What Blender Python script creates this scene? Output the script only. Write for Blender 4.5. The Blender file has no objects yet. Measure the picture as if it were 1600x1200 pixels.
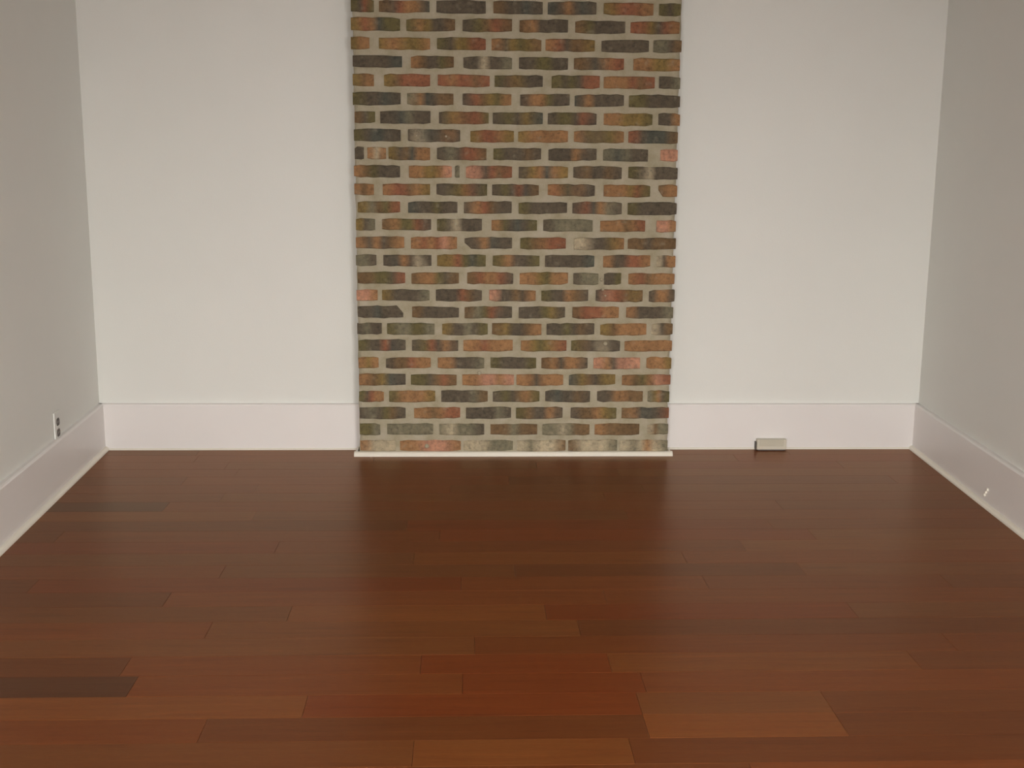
import bpy, bmesh, math, random
from mathutils import Vector, Matrix, noise

random.seed(7)
SC = bpy.context.scene
COL = SC.collection

# ------------------------------------------------------------------ camera
F_PX = 1876.967
PITCH, YAW, ROLL = 0.194245, -0.038496, 0.0081019
CAM = Vector((-0.190876, -4.808766, 1.216927))
_Rv = Vector((math.cos(YAW), math.sin(YAW), 0)); _Yv = Vector((-math.sin(YAW), math.cos(YAW), 0)); _Zv = Vector((0, 0, 1))
FWD = _Yv*math.cos(PITCH) - _Zv*math.sin(PITCH)
_Uv = _Yv*math.sin(PITCH) + _Zv*math.cos(PITCH)
RGT = _Rv*math.cos(ROLL) + _Uv*math.sin(ROLL)
UPV = _Uv*math.cos(ROLL) - _Rv*math.sin(ROLL)
cd = bpy.data.cameras.new('camera'); cam = bpy.data.objects.new('camera', cd); COL.objects.link(cam)
cd.sensor_fit = 'HORIZONTAL'; cd.sensor_width = 36.0; cd.lens = 36.0*F_PX/1600.0; cd.clip_start = .05
M = Matrix((RGT, UPV, -FWD)).transposed().to_4x4(); M.translation = CAM
cam.matrix_world = M
SC.camera = cam

# ------------------------------------------------------------------ world, added daylight, exposure
w = bpy.data.worlds.new('World'); SC.world = w; w.use_nodes = True
bg = w.node_tree.nodes['Background']; bg.inputs[0].default_value = (.80, .88, 1.0, 1); bg.inputs[1].default_value = .6
SC.view_settings.view_transform = 'Standard'; SC.view_settings.look = 'None'
SC.view_settings.gamma = 1; SC.view_settings.use_curve_mapping = False
SC.view_settings.exposure = 0.06

def added_lamp(name, loc, sx, sz, tilt, turn, power, color):
    ld = bpy.data.lights.new(name, 'AREA'); ld.shape = 'RECTANGLE'; ld.size = sx; ld.size_y = sz
    ld.energy = power; ld.color = color; ld.spread = math.radians(108)
    o = bpy.data.objects.new(name, ld); COL.objects.link(o)
    o.location = loc; o.rotation_euler = (math.radians(90-tilt), 0, math.radians(turn))
    return o
# added daylight lamps at two unseen windows, crossed and tilted to shape wall brightness
added_lamp('daylight_window', (-.55, -5.90, 1.05), .95, 1.30, 29, -28, 61, (1.0, .98, .94))
added_lamp('daylight_window', (.75, -5.90, 1.05), .95, 1.30, 29, 32, 65, (1.0, .98, .94))

# ------------------------------------------------------------------ helpers
def lin(c):
    return tuple(((v/255)/12.92 if v/255 <= .04045 else ((v/255+.055)/1.055)**2.4) for v in c)

def ray(px, py):
    return FWD + RGT*((px-800)/F_PX) - UPV*((py-600)/F_PX)
def on_plane_y(px, py, y):
    d = ray(px, py); return CAM + d*((y-CAM.y)/d.y)
def on_floor(px, py):
    d = ray(px, py); return CAM + d*(-CAM.z/d.z)

def add_box(bm, x0, x1, y0, y1, z0, z1, bev=0, seg=1):
    vs = [bm.verts.new((x, y, z)) for x in (x0, x1) for y in (y0, y1) for z in (z0, z1)]
    fs = [(0,1,3,2), (4,6,7,5), (0,4,5,1), (2,3,7,6), (0,2,6,4), (1,5,7,3)]
    faces = [bm.faces.new([vs[i] for i in f]) for f in fs]
    bmesh.ops.recalc_face_normals(bm, faces=faces)
    if bev:
        es = list({e for f in faces for e in f.edges})
        bmesh.ops.bevel(bm, geom=es, offset=bev, segments=seg, affect='EDGES', profile=.6)

def obj(name, bm, mat, parent=None, smooth=False):
    me = bpy.data.meshes.new(name); bm.to_mesh(me); bm.free()
    me.materials.append(mat)
    if smooth:
        for p in me.polygons: p.use_smooth = True
    o = bpy.data.objects.new(name, me); COL.objects.link(o)
    if parent: o.parent = parent
    return o
def box(name, mat, dims, parent=None, bev=0, seg=1):
    bm = bmesh.new(); add_box(bm, *dims, bev=bev, seg=seg); return obj(name, bm, mat, parent)
def empty(name, loc=(0, 0, 0), rz=0):
    o = bpy.data.objects.new(name, None); COL.objects.link(o); o.location = loc; o.rotation_euler = (0, 0, rz); return o
def struct(o): o['kind'] = 'structure'; return o
def tag(o, label, cat, group=None):
    o['label'] = label; o['category'] = cat
    if group: o['group'] = group
    return o

def extrude_profile(bm, prof, p0, p1, inward):
    """profile points (out, z), swept from p0 to p1; 'inward' is the horizontal unit vector it projects along"""
    a = [bm.verts.new((p0[0]+inward[0]*u, p0[1]+inward[1]*u, z)) for u, z in prof]
    b = [bm.verts.new((p1[0]+inward[0]*u, p1[1]+inward[1]*u, z)) for u, z in prof]
    n = len(prof)
    fs = [bm.faces.new((a[i], a[(i+1) % n], b[(i+1) % n], b[i])) for i in range(n)]
    fs.append(bm.faces.new(a)); fs.append(bm.faces.new(list(reversed(b))))
    bmesh.ops.recalc_face_normals(bm, faces=fs)

# ------------------------------------------------------------------ materials
def new_mat(name):
    m = bpy.data.materials.new(name); m.use_nodes = True
    nt = m.node_tree; return m, nt, nt.nodes['Principled BSDF']
def nd(nt, t, **kw):
    n = nt.nodes.new(t)
    for k, v in kw.items(): setattr(n, k, v)
    return n
def coords(nt, scale=(1, 1, 1), kind='Object'):
    tc = nd(nt, 'ShaderNodeTexCoord'); mp = nd(nt, 'ShaderNodeMapping'); mp.inputs['Scale'].default_value = scale
    nt.links.new(tc.outputs[kind], mp.inputs[0]); return mp.outputs[0]
def noise_tex(nt, vec, scale, detail=4, rough=.6):
    n = nd(nt, 'ShaderNodeTexNoise'); n.inputs['Scale'].default_value = scale; n.inputs['Detail'].default_value = detail
    n.inputs['Roughness'].default_value = rough; nt.links.new(vec, n.inputs['Vector']); return n
def mix_col(nt, blend='MIX'):
    m = nd(nt, 'ShaderNodeMix', data_type='RGBA', blend_type=blend); return m
def ramp(nt, fac, stops):
    r = nd(nt, 'ShaderNodeValToRGB'); e = r.color_ramp.elements
    e[0].position, e[0].color = stops[0][0], stops[0][1]; e[1].position, e[1].color = stops[-1][0], stops[-1][1]
    for p, c in stops[1:-1]:
        q = e.new(p); q.color = c
    nt.links.new(fac, r.inputs[0]); return r
def bump(nt, bs, height, strength, dist):
    b = nd(nt, 'ShaderNodeBump'); b.inputs['Strength'].default_value = strength; b.inputs['Distance'].default_value = dist
    nt.links.new(height, b.inputs['Height']); nt.links.new(b.outputs[0], bs.inputs['Normal'])

def paint(name, col, var=.03, rough=.6, tex=.15):
    m, nt, bs = new_mat(name)
    v = coords(nt)
    n1 = noise_tex(nt, v, 2.2, 3); n2 = noise_tex(nt, v, 160, 3)
    c0 = tuple(c*(1-var) for c in col)+(1,); c1 = tuple(min(1, c*(1+var)) for c in col)+(1,)
    r = ramp(nt, n1.outputs['Fac'], [(.3, c0), (.7, c1)])
    nt.links.new(r.outputs[0], bs.inputs['Base Color']); bs.inputs['Roughness'].default_value = rough
    bump(nt, bs, n2.outputs['Fac'], tex, .002)
    return m
M_WALL = paint('wall_paint', (.78, .785, .75), .012, .55)
M_SIDE = M_WALL
M_CEIL = paint('ceiling_paint', (.60, .59, .56), .02, .8)
M_TRIM = paint('trim_paint', (.83, .80, .785), .015, .38, .05)
M_SHOE = paint('shoe_paint', (.84, .80, .70), .02, .38, .05)
M_PLATE = paint('outlet_plastic', (.74, .69, .64), .01, .4, .02)
M_DARK = paint('slot_dark', (.10, .085, .075), .1, .6, .02)  # socket faces, and painted shadow under and beside the jack box
M_JACK = paint('beige_plastic', (.56, .52, .42), .02, .45, .02)
M_JACKL = paint('beige_plastic_light', (.64, .60, .50), .02, .45, .02)
M_METAL = paint('screw_metal', (.5, .48, .45), .02, .35, .02)

def brick_mat():
    m, nt, bs = new_mat('brick_face')
    at = nd(nt, 'ShaderNodeAttribute', attribute_name='tint')
    v = coords(nt, (1, 1, 1.0))
    n1 = noise_tex(nt, v, 75, 5, .7); n2 = noise_tex(nt, v, 260, 3, .6); n3 = noise_tex(nt, v, 38, 3, .5)
    # char / dust mottling of the fired clay
    r1 = ramp(nt, n1.outputs['Fac'], [(.32, (.50, .50, .50, 1)), (.47, (.92, .92, .92, 1)), (.56, (1.04, 1.03, 1.01, 1)), (.72, (1.35, 1.32, 1.26, 1))])
    mu = mix_col(nt, 'MULTIPLY'); mu.inputs[0].default_value = .95
    nt.links.new(at.outputs['Color'], mu.inputs[6]); nt.links.new(r1.outputs[0], mu.inputs[7])
    # thin smears of mortar left on the faces
    r2 = ramp(nt, n3.outputs['Fac'], [(.60, (0, 0, 0, 1)), (.74, (1, 1, 1, 1))])
    sm = mix_col(nt); sc = nd(nt, 'ShaderNodeMath', operation='MULTIPLY'); sc.inputs[1].default_value = .30
    nt.links.new(r2.outputs[0], sc.inputs[0]); nt.links.new(sc.outputs[0], sm.inputs[0])
    nt.links.new(mu.outputs[2], sm.inputs[6]); sm.inputs[7].default_value = (.36, .31, .22, 1)
    nt.links.new(sm.outputs[2], bs.inputs['Base Color']); bs.inputs['Roughness'].default_value = .88
    ad = nd(nt, 'ShaderNodeMath', operation='ADD'); nt.links.new(n1.outputs['Fac'], ad.inputs[0]); nt.links.new(n2.outputs['Fac'], ad.inputs[1])
    bump(nt, bs, ad.outputs[0], .8, .004)
    return m
M_BRICK = brick_mat()
def mortar_mat():
    m, nt, bs = new_mat('mortar')
    v = coords(nt); n1 = noise_tex(nt, v, 14, 5, .65); n2 = noise_tex(nt, v, 220, 4, .7)
    r = ramp(nt, n1.outputs['Fac'], [(.3, (.36, .315, .205, 1)), (.5, (.44, .39, .28, 1)), (.72, (.51, .46, .36, 1))])
    nt.links.new(r.outputs[0], bs.inputs['Base Color']); bs.inputs['Roughness'].default_value = .95
    bump(nt, bs, n2.outputs['Fac'], .9, .004)
    return m
M_MORTAR = mortar_mat()

def wood_mat():
    m, nt, bs = new_mat('plank_wood')
    at = nd(nt, 'ShaderNodeAttribute', attribute_name='tint')
    v = coords(nt, (1.6, 26, 10))
    ad = nd(nt, 'ShaderNodeVectorMath', operation='ADD'); at2 = nd(nt, 'ShaderNodeAttribute', attribute_name='shift')
    nt.links.new(v, ad.inputs[0]); nt.links.new(at2.outputs['Vector'], ad.inputs[1])
    n1 = noise_tex(nt, ad.outputs[0], 2.2, 6, .65); n1.inputs['Distortion'].default_value = .6
    v2 = coords(nt, (9, 60, 10)); n2 = noise_tex(nt, v2, 5, 3, .6)
    v3 = coords(nt, (1, 1, 1)); n3 = noise_tex(nt, v3, 2.4, 3, .5)
    r = ramp(nt, n1.outputs['Fac'], [(.28, (.66, .66, .70, 1)), (.45, (1, .93, .9, 1)), (.55, (1, 1.06, 1.05, 1)), (.75, (1.34, 1.25, 1.2, 1))])
    mu = mix_col(nt, 'MULTIPLY'); mu.inputs[0].default_value = .75
    nt.links.new(at.outputs['Color'], mu.inputs[6]); nt.links.new(r.outputs[0], mu.inputs[7])
    r2 = ramp(nt, n2.outputs['Fac'], [(.35, (.80, .80, .80, 1)), (.65, (1.1, 1.1, 1.1, 1))])
    mu2 = mix_col(nt, 'MULTIPLY'); mu2.inputs[0].default_value = .45
    nt.links.new(mu.outputs[2], mu2.inputs[6]); nt.links.new(r2.outputs[0], mu2.inputs[7])
    nt.links.new(mu2.outputs[2], bs.inputs['Base Color'])
    rr = nd(nt, 'ShaderNodeMapRange'); rr.inputs[3].default_value = .24; rr.inputs[4].default_value = .36
    nt.links.new(n3.outputs['Fac'], rr.inputs[0])
    # stained wood under a thin amber varnish: diffuse base, warm-tinted gloss by Fresnel
    nt.nodes.remove(bs)
    df = nd(nt, 'ShaderNodeBsdfDiffuse'); gl = nd(nt, 'ShaderNodeBsdfGlossy'); fr = nd(nt, 'ShaderNodeFresnel'); mx = nd(nt, 'ShaderNodeMixShader')
    fr.inputs['IOR'].default_value = 1.33; gl.inputs['Color'].default_value = (.86, .69, .55, 1)
    nt.links.new(mu2.outputs[2], df.inputs['Color']); nt.links.new(rr.outputs[0], gl.inputs['Roughness'])
    b = nd(nt, 'ShaderNodeBump'); b.inputs['Strength'].default_value = .08; b.inputs['Distance'].default_value = .002
    nt.links.new(n1.outputs['Fac'], b.inputs['Height'])
    for q in (df, gl): nt.links.new(b.outputs[0], q.inputs['Normal'])
    nt.links.new(fr.outputs[0], mx.inputs[0]); nt.links.new(df.outputs[0], mx.inputs[1]); nt.links.new(gl.outputs[0], mx.inputs[2])
    nt.links.new(mx.outputs[0], nt.nodes['Material Output'].inputs['Surface'])
    return m
M_WOOD = wood_mat()
m, nt, bs = new_mat('subfloor'); bs.inputs['Base Color'].default_value = (.03, .014, .008, 1); bs.inputs['Roughness'].default_value = .8
nz = noise_tex(nt, coords(nt), 30); bump(nt, bs, nz.outputs['Fac'], .3, .002)
M_SUB = m
m, nt, bs = new_mat('window_glass'); bs.inputs['Base Color'].default_value = (.95, .97, .97, 1); bs.inputs['Roughness'].default_value = .02
bs.inputs['Transmission Weight'].default_value = 1; bs.inputs['IOR'].default_value = 1.45
M_GLASS = m

# ------------------------------------------------------------------ room shell
XL, XR = -1.674639, 1.682585
AL, AR = -0.038788, 0.048914
H = 2.62; Y_REAR = -6.0; TB = .0199; HB = .1902
def lx(y, off=0): return XL + math.sin(-AL)*(-y) + off if False else XL - math.sin(AL)*(-y) + off
def rx(y, off=0): return XR - math.sin(AR)*(-y) + off

bm = bmesh.new(); add_box(bm, XL-.3, XR+.3, 0, .15, -.02, H+.1); struct(obj('wall_back', bm, M_WALL))
def slab(name, pts, z0, z1, mat):
    bm = bmesh.new()
    a = [bm.verts.new((x, y, z0)) for x, y in pts]; b = [bm.verts.new((x, y, z1)) for x, y in pts]
    n = len(pts); fs = [bm.faces.new((a[i], a[(i+1) % n], b[(i+1) % n], b[i])) for i in range(n)] + [bm.faces.new(a), bm.faces.new(b)]
    bmesh.ops.recalc_face_normals(bm, faces=fs)
    return obj(name, bm, mat)
struct(slab('wall_left', [(lx(0), 0), (lx(Y_REAR), Y_REAR), (lx(Y_REAR)-.15, Y_REAR), (lx(0)-.15, 0)], -.02, H+.1, M_SIDE))
struct(slab('wall_right', [(rx(0), 0), (rx(Y_REAR), Y_REAR), (rx(Y_REAR)+.15, Y_REAR), (rx(0)+.15, 0)], -.02, H+.1, M_SIDE))
struct(slab('ceiling', [(XL-.3, .15), (XR+.3, .15), (XR+.3, Y_REAR-.15), (XL-.3, Y_REAR-.15)], H, H+.1, M_CEIL))
# rear wall (behind the camera) with two openings for the added windows
bm = bmesh.new()
WZ0, WZ1 = .38, 1.74
xa, xb = lx(Y_REAR)-.15, rx(Y_REAR)+.15
for x0, x1, z0, z1 in ((xa, -1.06, -.02, H+.1), (-.04, .24, -.02, H+.1), (1.26, xb, -.02, H+.1),
                       (-1.06, -.04, -.02, WZ0), (-1.06, -.04, WZ1, H+.1), (.24, 1.26, -.02, WZ0), (.24, 1.26, WZ1, H+.1)):
    add_box(bm, x0, x1, Y_REAR-.15, Y_REAR, z0, z1)
struct(obj('wall_rear', bm, M_WALL))
for i, x0 in enumerate((-1.06, .24)):
    e = empty('window_%d' % (i+1), (x0+.51, Y_REAR-.08, WZ0)); struct(e)  # unseen windows, added as a source for the daylight
    bm = bmesh.new(); hw = .51; hh = WZ1-WZ0
    for d in ((-hw, -hw+.05, -.04, .04, 0, hh), (hw-.05, hw, -.04, .04, 0, hh), (-hw+.05, hw-.05, -.04, .04, 0, .05),
              (-hw+.05, hw-.05, -.04, .04, hh-.05, hh), (-hw+.05, hw-.05, -.03, .03, hh/2-.025, hh/2+.025)):
        add_box(bm, *d, bev=.003)
    obj('window_frame', bm, M_TRIM, e)
    for z0, z1 in ((.05, hh/2-.025), (hh/2+.025, hh-.05)):
        box('pane', M_GLASS, (-hw+.05, hw-.05, -.003, .003, z0, z1), e)

# ------------------------------------------------------------------ chimney geometry constants
P = .120307; CX0, CX1 = -.6234, .6234
# ------------------------------------------------------------------ floor of planks
floor = struct(slab('floor', [(XL-.3, .15), (XR+.3, .15), (XR+.3, Y_REAR-.15), (XL-.3, Y_REAR-.15)], -.06, -.0125, M_SUB))
PW = .108
WOODS = dict(n=(.154, .040, .0095), d=(.128, .036, .0095), k=(.078, .026, .010), r=(.158, .034, .0075),
             o=(.172, .050, .0115), b=(.146, .045, .012), t=(.165, .050, .0125))
def plank(x0, x1, y0, y1, code):
    """board between x0..x1 and y0 (far)..y1 (near), ends clipped to the slanting walls"""
    g = .0003
    bm = bmesh.new()
    xa0 = max(x0, lx(y0)+.004); xa1 = max(x0, lx(y1)+.004); xb0 = min(x1, rx(y0)-.004); xb1 = min(x1, rx(y1)-.004)
    if xb0-xa0 < .02 or xb1-xa1 < .02: bm.free(); return None
    zt = random.uniform(-.0002, .0); bv = .0004
    lo = [(xa0+g, y0-g), (xb0-g, y0-g), (xb1-g, y1+g), (xa1+g, y1+g)]
    cxm = sum(p[0] for p in lo)/4; cym = (y0+y1)/2
    top = [(x+(bv if x < cxm else -bv), y+(bv if y < cym else -bv)) for x, y in lo]
    A = [bm.verts.new((x, y, -.0125)) for x, y in lo]; B = [bm.verts.new((x, y, zt-.0005)) for x, y in lo]; T = [bm.verts.new((x, y, zt)) for x, y in top]
    fs = []
    for i in range(4):
        j = (i+1) % 4
        fs.append(bm.faces.new((A[i], A[j], B[j], B[i]))); fs.append(bm.faces.new((B[i], B[j], T[j], T[i])))
    fs.append(bm.faces.new(T)); bmesh.ops.recalc_face_normals(bm, faces=fs)
    o = obj('plank', bm, M_WOOD, floor)
    c = WOODS[code]; k = random.uniform(.93, 1.07)
    me = o.data
    a = me.color_attributes.new('tint', 'FLOAT_COLOR', 'POINT')
    s = me.attributes.new('shift', 'FLOAT_VECTOR', 'POINT')
    sh = (random.uniform(0, 50), random.uniform(0, 50), random.uniform(0, 50))
    for i in range(len(me.vertices)):
        a.data[i].color = (c[0]*k, c[1]*k, c[2]*k, 1); s.data[i].vector = sh
    return o
# rows seen in the photograph: (index of row from the wall, [(pixel x of a board end, tint), ...]); other rows are laid at random
SPEC = {
 7:  [(-1.22, 'k'), (.9, 'n'), (9, 'd')],
 6:  [(-1.05, 'd'), (.3, 'b'), (9, 'n')],
 8:  [(-.9, 't'), (.35, 'b'), (9, 'n')],
 12: [(-.35, 'b'), (.47, 'o'), (9, 'n')],
 13: [(-.9, 'n'), (-.05, 'b'), (.8, 'd'), (9, 'b')],
 16: [(-.66, 'b'), (.02, 'o'), (.85, 'r'), (9, 'b')],
 17: [(-.85, 'n'), (.1, 't'), (9, 'd')],
 19: [(-1.0, 'd'), (-.3, 'n'), (.154, 'r'), (.9, 'o'), (9, 'd')],
 20: [(-.955, 'k'), (-.2, 'n'), (.22, 'r'), (9, 'n')],
 21: [(-.548, 'o'), (.195, 'r'), (.62, 'b'), (9, 'd')],
 22: [(-.75, 'n'), (.195, 'd'), (.62, 'o'), (9, 'd')],
 23: [(-.3, 'b'), (.15, 't'), (9, 'd')],
}
Y_OFF = -2.16 + 20*PW      # row 20 begins at y = -2.16
nrow = 0; y = 0.0
i = -1
while True:
    y0 = min(.0, Y_OFF - i*PW); y1 = Y_OFF - (i+1)*PW
    if y1 >= -.002: i += 1; continue
    if y0 <= Y_REAR: break
    y1 = max(y1, Y_REAR)
    if i in SPEC:
        x = -2.2
        for xe, c in SPEC[i]:
            plank(x, xe, y0, y1, c); x = xe
    else:
        x = -2.2 - random.uniform(-.3, .7)
        while x < XR:
            L = random.choice((.7, .95, 1.2, 1.45, 1.2)); c = random.choice('nnnnbbdrtn')
            if x+L > -1.9: plank(x, x+L, y0, y1, c)
            x += L
    i += 1

# ------------------------------------------------------------------ brick chimney breast
chim = empty('brick_chimney', (0, -P, 0))
tag(chim, 'exposed old brick chimney breast with pale mortar between the white walls', 'chimney')
FACE = -P
PAL = dict(K=(75, 67, 55), N=(66, 67, 59), G=(97, 92, 74), O=(83, 76, 47), B=(94, 74, 50), R=(113, 73, 52),
           T=(124, 92, 61), P=(148, 108, 87), Y=(106, 88, 50), L=(143, 132, 110))
SH = 1/.60
def tint(code):
    c = lin(PAL[code]); k = random.uniform(.88, 1.12)
    return tuple(min(1, v*SH*k) for v in c)
ROWY = [12,40.5,70,98.5,127,156,185,213,241,269,297,324.5,352,380,407.5,435,461.5,488,514,540,567,593,619,645,670.5,696]
ROWS = [
 "548-584 OKRO|592-671 BKRTTN|682-759 KKKKK|771-848 BKKNK|856-932 NKTKNK|943.5-1021 YRRT|1030-1064 OKO",
 "548-625 YRTNOO|635-711 OTYKKB|723-800 KOBRB|812-887.5 BTKKKK|899-977 BOKKKK|985.5-1062 RRYKRT",
 "548-577 YTT|592-672 YTTYYYT|683-759 OKYYRR|768-846 TKYOYB|852.5-929.5 TRKBBY|940-1014 KKKKK|1021-1065 GGKB",
 "551-628 KKKKN|642-709 TBKKOB|724-800 KKLKKG|811-887.5 KKOOKK|897-975 BBKNTRR|990-1062.5 TTYYT",
 "551-584 YBT|600-672 YBRRRR|684-765 RTRRBR|773-848 OKBYKKK|862-937 OKOKRR|943.5-1023 TTTRBR|1030-1063 KKG",
 "551-626 OKKNK|636-708.5 GTNKBB|723-799 KRBYOT|813-890 KTTOKK|898-975 NTKKKK|983-1062.5 OOKKKK",
 "554-586 BKO|594-672.6 KKNGKK|686-763.6 KYTBRRO|770-848 KOKYN|856-932 KOOKRK|943.5-1019.6 TTYYYO|1029-1062.5 KKT",
 "553-626 OKNNKK|637.6-719 KLNKKTK|735-803 YRRTY|809.6-887.5 YTTTTT|897-975 TKYKYOT|982-1059 RKNNNB",
 "554-568.5 KK|574-603 TLT|607-672 YKBNTT|683-760 KGKRRB|771-845.5 OKKKBK|857-932 KKKTKK|942.6-1012.6 GNGKK|1032-1059 PPP",
 "553-625 TBOKKK|639-706 TTYYTP|711-718 GG|728-800 PPKRBR|810.5-887.5 KYTNTY|896-971.5 KBKKBK|982-1059 OKLKKK",
 "553.6-584 TBT|598-672 TRRBTY|682-761 KKOYRKO|769-842 KOKRNB|856-929.5 TROKTKK|943.5-1016 TTTYRO|1029-1058 BTT<",
 "559-625 YGBOR|637.6-714.6 NKKOKK|725-799.5 KTRBKK|810.5-886 OKKKKK|894.5-971.5 KRNTGK|981-1057 OKKKKK",
 "556-586 YKG|597-673.5 BTOORK|683-753 OKLKKK|768-839 TOKNKO|849-926 KGGGGG|938-1008 TTTBTR|1026-1056 PPT",
 "556-631.5 TNTKBT|642-714 TRTRPT|726-800 KKTNKK<|813-884 OBTRR|897-975 LLKKKYT|981-1056 BBKBBB",
 "556-588 GGK|599-674 KNTKLK|683-759 YYRONO|770-843 OTKKO|851.6-928.6 KKKKKN|942.6-1016 TKKRRT|1026-1055.5 LKTT",
 "559-633 BBOOKR|643-717 BTTOKB|730-802 BRTTRK|812-887.5 TTYOTT|896-935 KGGG|944-970.6 KKO|982-1054 TRBTTT",
 "557-590 PPT|597-671 YKKKKG|681-753 KKKRBK|764.5-837 PKKBKT|846-919 OKKTBK|931-1004 KPRRBYB|1014-1054 KTTK",
 "559-630 KKNKKK>|644-717 BKKKKK|726-800 BGORKK|810.5-883 KKKOYK|894.5-967 BRRRTT|978.5-1052 TKKKKG",
 "558-596.5 KGKK|605-679 OGGOOG|691-762 YKKGKO|769-846 BYKKBT|854-928.6 KKOKBK|938-1010 YBTTTT|1018-1051 LKB",
 "560-633.6 OKKRNK|643.7-716 KORKTK|724-801 TTRTTT|814-885 TYOYTR|892.6-968.7 OBKKLKK|976-1050 TTTTTT",
 "560-591.4 TYT|603-673 KBBRTT|684-756.5 TTKKKG|766.5-837.6 OKKKKO|846-918 BTKTTK|927.4-1000 PTKPPP|1010-1049 TTTY",
 "561-633.6 TBYNK|642-713.4 OOKBRB|722.5-803 TTPPTP|807-880 TTKTTT|889-961.4 NYBKYY|972-1047.5 TBOTPR",
 "561-599.7 OKRTT|608-680 OTTTTY|689.5-762 KKKKGB|770-843 KOKBTO|852-922 KNKKBK|933-1004.4 KKTTBB|1012-1045.7 GYTKO",
 "562-633.6 KGKOBK|647-719 TTBTRR|728-798.6 KKKKGK|806.4-879 OBKKTK|891.7-963 KBBTYO|971.4-1045 BTKNKKR",
 "562-594 OOG|605-676.7 GGGGGG|686.8-756.5 GLGGGK|766.5-839.4 BBGBB|847.7-921 GGLGBB|929.3-999 TBBBB|1011-1044 LBGG",
 "563-618 TLLL|625-720 TTPPPT|724-801.4 LLLGGG|808-883.5 LGLLLB|888-964 BLLLLG|968.7-1043 LGLTLG",
]
def brick(x0, x1, zc, codes, hh=None):
    cut = None
    if codes[-1] in '<>': cut = codes[-1]; codes = codes[:-1]
    n = max(3, min(7, len(codes)+1))
    bm = bmesh.new()
    h = (hh or random.uniform(.0230, .0252))
    tl = random.uniform(-.0012, .0012); out = random.uniform(.0035, .008); tw = random.uniform(-.0012, .0012)
    r = .0035
    cols = []
    for k in range(n+1):
        t = k/n; x = x0+(x1-x0)*t
        z = zc + tl*(2*t-1)
        ht = h*random.uniform(.88, 1.03); hb = h*random.uniform(.90, 1.03)
        if k in (0, n): ht *= .90; hb *= .90
        if cut == '<' and k == 0: hb *= -.1
        if cut == '>' and k == n: ht *= -.2
        fr = -(out + tw*(2*t-1)) + random.uniform(-.0006, .0006)
        if k in (0, n): fr += .001
        jz = random.uniform(-.0006, .0006)
        cols.append([(x, .012, z+ht), (x, fr+r, z+ht+jz), (x, fr, z+ht-r), (x, fr, z-hb+r), (x, fr+r, z-hb+jz), (x, .012, z-hb)])
    V = [[bm.verts.new(p) for p in c] for c in cols]
    fs = []
    for k in range(n):
        for j in range(5):
            fs.append(bm.faces.new((V[k][j], V[k+1][j], V[k+1][j+1], V[k][j+1])))
    fs.append(bm.faces.new(V[0])); fs.append(bm.faces.new(list(reversed(V[n]))))
    bmesh.ops.recalc_face_normals(bm, faces=fs)
    o = obj('brick', bm, M_BRICK, chim)
    me = o.data; a = me.color_attributes.new('tint', 'FLOAT_COLOR', 'POINT')
    seg = [tint(c) for c in codes]
    for v in me.vertices:
        t = min(.999, max(0, (v.co.x-x0)/(x1-x0))); t = min(len(seg)-1, max(0, t*len(seg)-.5 + .25*noise.noise(v.co*60)))
        q = int(t); w_ = t-q; w_ = w_*w_*(3-2*w_); c0 = seg[q]; c1 = seg[min(q+1, len(seg)-1)]
        a.data[v.index].color = (*[c0[m_]*(1-w_)+c1[m_]*w_ for m_ in range(3)], 1)
    return o
def row_geo(i):
    return on_plane_y(800, ROWY[i], FACE)
for i, line in enumerate(ROWS):
    zc = row_geo(i).z
    for b in line.split('|'):
        rng, codes = b.split(' '); a0, a1 = (float(v) for v in rng.split('-'))
        yy = ROWY[i] + .0085*((a0+a1)/2-800)
        X0 = on_plane_y(a0, yy, FACE-.005).x; X1 = on_plane_y(a1, yy, FACE-.005).x
        if codes[-1] in '<>' and False: pass
        brick(X0, X1, zc + random.uniform(-.0008, .0008), codes)
# the courses go on above the frame up to the ceiling
z = row_geo(0).z; k = 0
while z + .0677 < H - .03:
    z += .0677; k += 1
    cuts = []
    x = CX0+.003
    if k % 2: x1 = x+.075
    else: x1 = x+.195
    while x < CX1-.03:
        x1 = min(x1, CX1-.003)
        brick(x, x1, z, ''.join(random.choice('KKKKOBRTTGN') for _ in range(5)))
        x = x1+.022; x1 = x+.195
# mortar core: returns to the wall on both sides, front slightly uneven
bm = bmesh.new()
nx, nz_ = 64, 200
g = [[None]*(nz_+1) for _ in range(nx+1)]
for a in range(nx+1):
    for b in range(nz_+1):
        X = CX0+.006+(CX1-CX0-.012)*a/nx; Z = .0005+(H-.0005)*b/nz_
        e = .0012*noise.noise(Vector((X*30, 3.1, Z*30))) + .001*noise.noise(Vector((X*90, 1.1, Z*90)))
        sx = .004*noise.noise(Vector((9, 2, Z*16))) if a in (0, nx) else 0
        g[a][b] = bm.verts.new((X+sx, e, Z))
for a in range(nx):
    for b in range(nz_):
        bm.faces.new((g[a][b], g[a+1][b], g[a+1][b+1], g[a][b+1]))
for a in (0, nx):
    prev = None
    for b in range(nz_+1):
        v = bm.verts.new((g[a][b].co.x, P-.001, g[a][b].co.z))
        if prev: bm.faces.new((g[a][b-1], g[a][b], v, prev))
        prev = v
bmesh.ops.recalc_face_normals(bm, faces=bm.faces[:])
mc = obj('mortar_core', bm, M_MORTAR, chim, True); mc['label'] = 'pale beige mortar joints'
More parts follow.
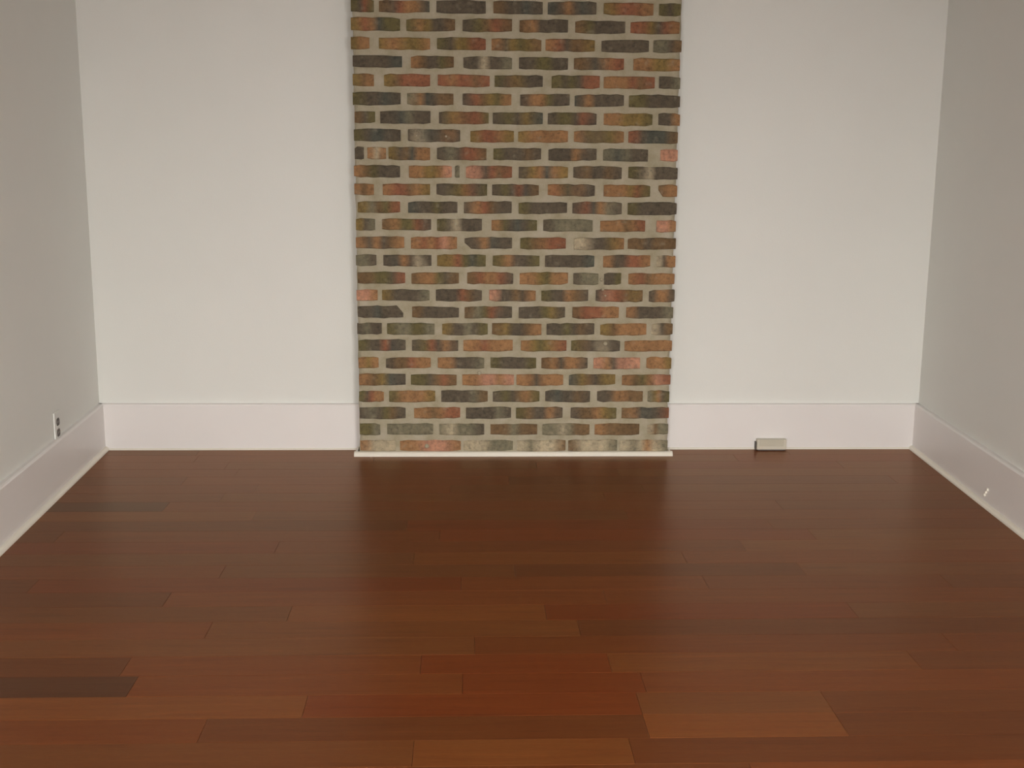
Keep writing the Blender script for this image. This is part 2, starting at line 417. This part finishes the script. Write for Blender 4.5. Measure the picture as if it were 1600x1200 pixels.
# small dabs of mortar stuck on brick faces
for px, py, s in ((940, 437, .007), (942, 452, .006), (946, 462, .005), (749, 583, .008), (946, 537, .008), (651, 382-170+0, .004), (697, 213, .004), (667, 697, .009), (712, 350, .006)):
    p = on_plane_y(px, py, FACE-.007)
    bm = bmesh.new(); bmesh.ops.create_icosphere(bm, subdivisions=2, radius=s)
    for v in bm.verts:
        v.co *= 1+.35*noise.noise(v.co*250+Vector((px, 0, 0))); v.co.y *= .45
    bm.transform(Matrix.Translation((p.x, -.006, p.z)))
    d = obj('mortar_dab', bm, M_MORTAR, chim, True)

# ------------------------------------------------------------------ baseboards
BP = [(0, .0005), (TB, .0005), (TB, HB-.007), (TB-.002, HB-.003), (TB-.007, HB), (0, HB)]
def quarter(r, o=0):
    return [(o-.001, .0005)]+[(o+r*math.cos(t*math.pi/10), .0005+r*math.sin(t*math.pi/10)) for t in range(6)]+[(o-.001, .0005+r)]
def baseboard(name, p0, p1, inward, shoe_r):
    bm = bmesh.new(); extrude_profile(bm, BP, p0, p1, inward); o = struct(obj(name, bm, M_TRIM))
    if shoe_r:
        bm = bmesh.new(); extrude_profile(bm, quarter(shoe_r, TB), p0, p1, inward); obj('shoe_moulding', bm, M_SHOE, o)
    return o
baseboard('baseboard_back_left', (XL, 0), (CX0+.004, 0), (0, -1), .007)
baseboard('baseboard_back_right', (CX1-.004, 0), (XR, 0), (0, -1), .007)
dl = Vector((lx(Y_REAR)-lx(0), Y_REAR, 0)).normalized(); nl = (-dl.y, dl.x); nl = nl if nl[0] > 0 else (-nl[0], -nl[1])
dr = Vector((rx(Y_REAR)-rx(0), Y_REAR, 0)).normalized(); nr = (-dr.y, dr.x); nr = nr if nr[0] < 0 else (-nr[0], -nr[1])
baseboard('baseboard_left', (lx(-.001), -.001), (lx(Y_REAR), Y_REAR), nl, .015)
bR = baseboard('baseboard_right', (rx(-.001), -.001), (rx(Y_REAR), Y_REAR), nr, .015)
bm = bmesh.new(); extrude_profile(bm, BP, (lx(Y_REAR)+.03, Y_REAR), (rx(Y_REAR)-.03, Y_REAR), (0, 1)); struct(obj('baseboard_rear', bm, M_TRIM))

# a pale drip of paint on the right-hand baseboard, just over its shoe moulding
d = ray(1541, 771); tt = None
for k in range(2000):
    q = CAM + d*(2+k*.002)
    if q.x > rx(q.y)-TB-.001: tt = q; break
bm = bmesh.new()
for u in range(3):
    add_box(bm, -.006, .001, -.006+u*.010-.01, .002+u*.010-.01, .012-u*.012, .022-u*.012, bev=.0015)
bm.transform(Matrix.Translation((tt.x, tt.y, tt.z)))
obj('paint_drip', bm, M_SHOE, bR)['label'] = 'small pale dried paint drip'

# white shoe strip along the base of the chimney, returning at both ends
SP = .1379
e = struct(empty('trim_1', (0, 0, 0)))
rp = SP-P-.0
xs0, xs1 = CX0-.0165, CX1+.0165
bm = bmesh.new()
prof = [(0, .0005), (rp, .0005), (rp, .007), (rp-.003, .013), (rp-.008, .0175), (0, .019)]
extrude_profile(bm, prof, (xs0, -P-.0), (xs1, -P-.0), (0, -1)); obj('strip_front', bm, M_SHOE, e)
for sx, x0 in ((-1, CX0-.0035), (1, CX1+.0035)):
    bm = bmesh.new(); pr = [(0, .0005), (.013, .0005), (.013, .007), (.0105, .013), (.006, .0175), (0, .019)]
    extrude_profile(bm, pr, (x0, -P+.0005), (x0, -TB-.008), (sx, 0)); obj('strip_return', bm, M_SHOE, e)

# ------------------------------------------------------------------ wall outlet on the left wall
d = ray(88.5, 667.5); hit = None
for k in range(4000):
    q = CAM + d*(2+k*.001)
    if q.x < lx(q.y)+.001: hit = q; break
ang = math.atan2(dl.y, dl.x)
ot = empty('wall_outlet', (lx(hit.y), hit.y, hit.z))
ot.rotation_euler = (0, 0, math.atan2(nl[1], nl[0]))       # local +x points into the room
tag(ot, 'small white duplex power outlet low on the left wall above the baseboard', 'outlet')
bm = bmesh.new(); add_box(bm, .0006, .0058, -.035, .035, -.0575, .0575, bev=.0022, seg=2); pl = obj('cover_plate', bm, M_WALL, ot)
for s in (1, -1):
    bm = bmesh.new()
    pts = []
    for k in range(20):
        t = k/20*2*math.pi; yv = .0172*math.cos(t); zv = .0172*math.sin(t); pts.append((yv, max(-.0135, min(.0135, zv))))
    a = [bm.verts.new((.0058, yv, zv+s*.0195)) for yv, zv in pts]; b = [bm.verts.new((.0078, yv*.95, zv*.95+s*.0195)) for yv, zv in pts]
    fs = [bm.faces.new((a[i], a[(i+1) % 20], b[(i+1) % 20], b[i])) for i in range(20)]+[bm.faces.new(b)]
    bmesh.ops.recalc_face_normals(bm, faces=fs)
    rc = obj('receptacle', bm, M_DARK, ot); rc['label'] = 'dark outlet socket face'
    for yy, hw in ((-.0064, .0042), (.0064, .0034)):
        box('slot', M_METAL, (.0077, .0081, yy-.0011, yy+.0011, s*.0195+.001-hw, s*.0195+.001+hw), rc)
bm = bmesh.new(); bmesh.ops.create_cone(bm, cap_ends=True, segments=14, radius1=.0035, radius2=.0028, depth=.0016, matrix=Matrix.Translation((.0063, 0, 0))@Matrix.Rotation(math.pi/2, 4, 'Y'))
obj('screw', bm, M_METAL, ot)

# ------------------------------------------------------------------ beige surface box on the right-hand back baseboard
yF = -TB-.030
pa = on_plane_y(1182.5, 706, yF); pb = on_plane_y(1229.5, 687, yF)
x0, x1, zt = pa.x, pb.x, pb.z
jb = empty('jack_box', ((x0+x1)/2, -TB-.0008, .0008))
tag(jb, 'small beige plastic jack box on the floor against the right back baseboard', 'jack box')
hw = (x1-x0)/2; zt -= .001
bm = bmesh.new(); add_box(bm, -hw, hw, -.0295, -.0002, .004, zt, bev=.003, seg=2); obj('body', bm, M_JACKL, jb)
bm = bmesh.new(); add_box(bm, -hw+.010, hw-.012, -.0312, -.029, zt*.42, zt-.0015, bev=.0008); obj('face_plate', bm, M_JACK, jb)
bm = bmesh.new(); add_box(bm, -hw+.006, hw-.006, -.026, -.001, .0, .0045); b_ = obj('foot', bm, M_DARK, jb); b_['label'] = 'dark recessed foot'  # base coloured dark to stand in for the shadow line below
bm = bmesh.new(); add_box(bm, -hw-.0045, -hw-.0003, -.02, -.001, .0, zt*.75, bev=.0008); b_ = obj('side_port', bm, M_DARK, jb); b_['label'] = 'dark socket in the left end'  # dark strip painted in for the shadow along the left edge
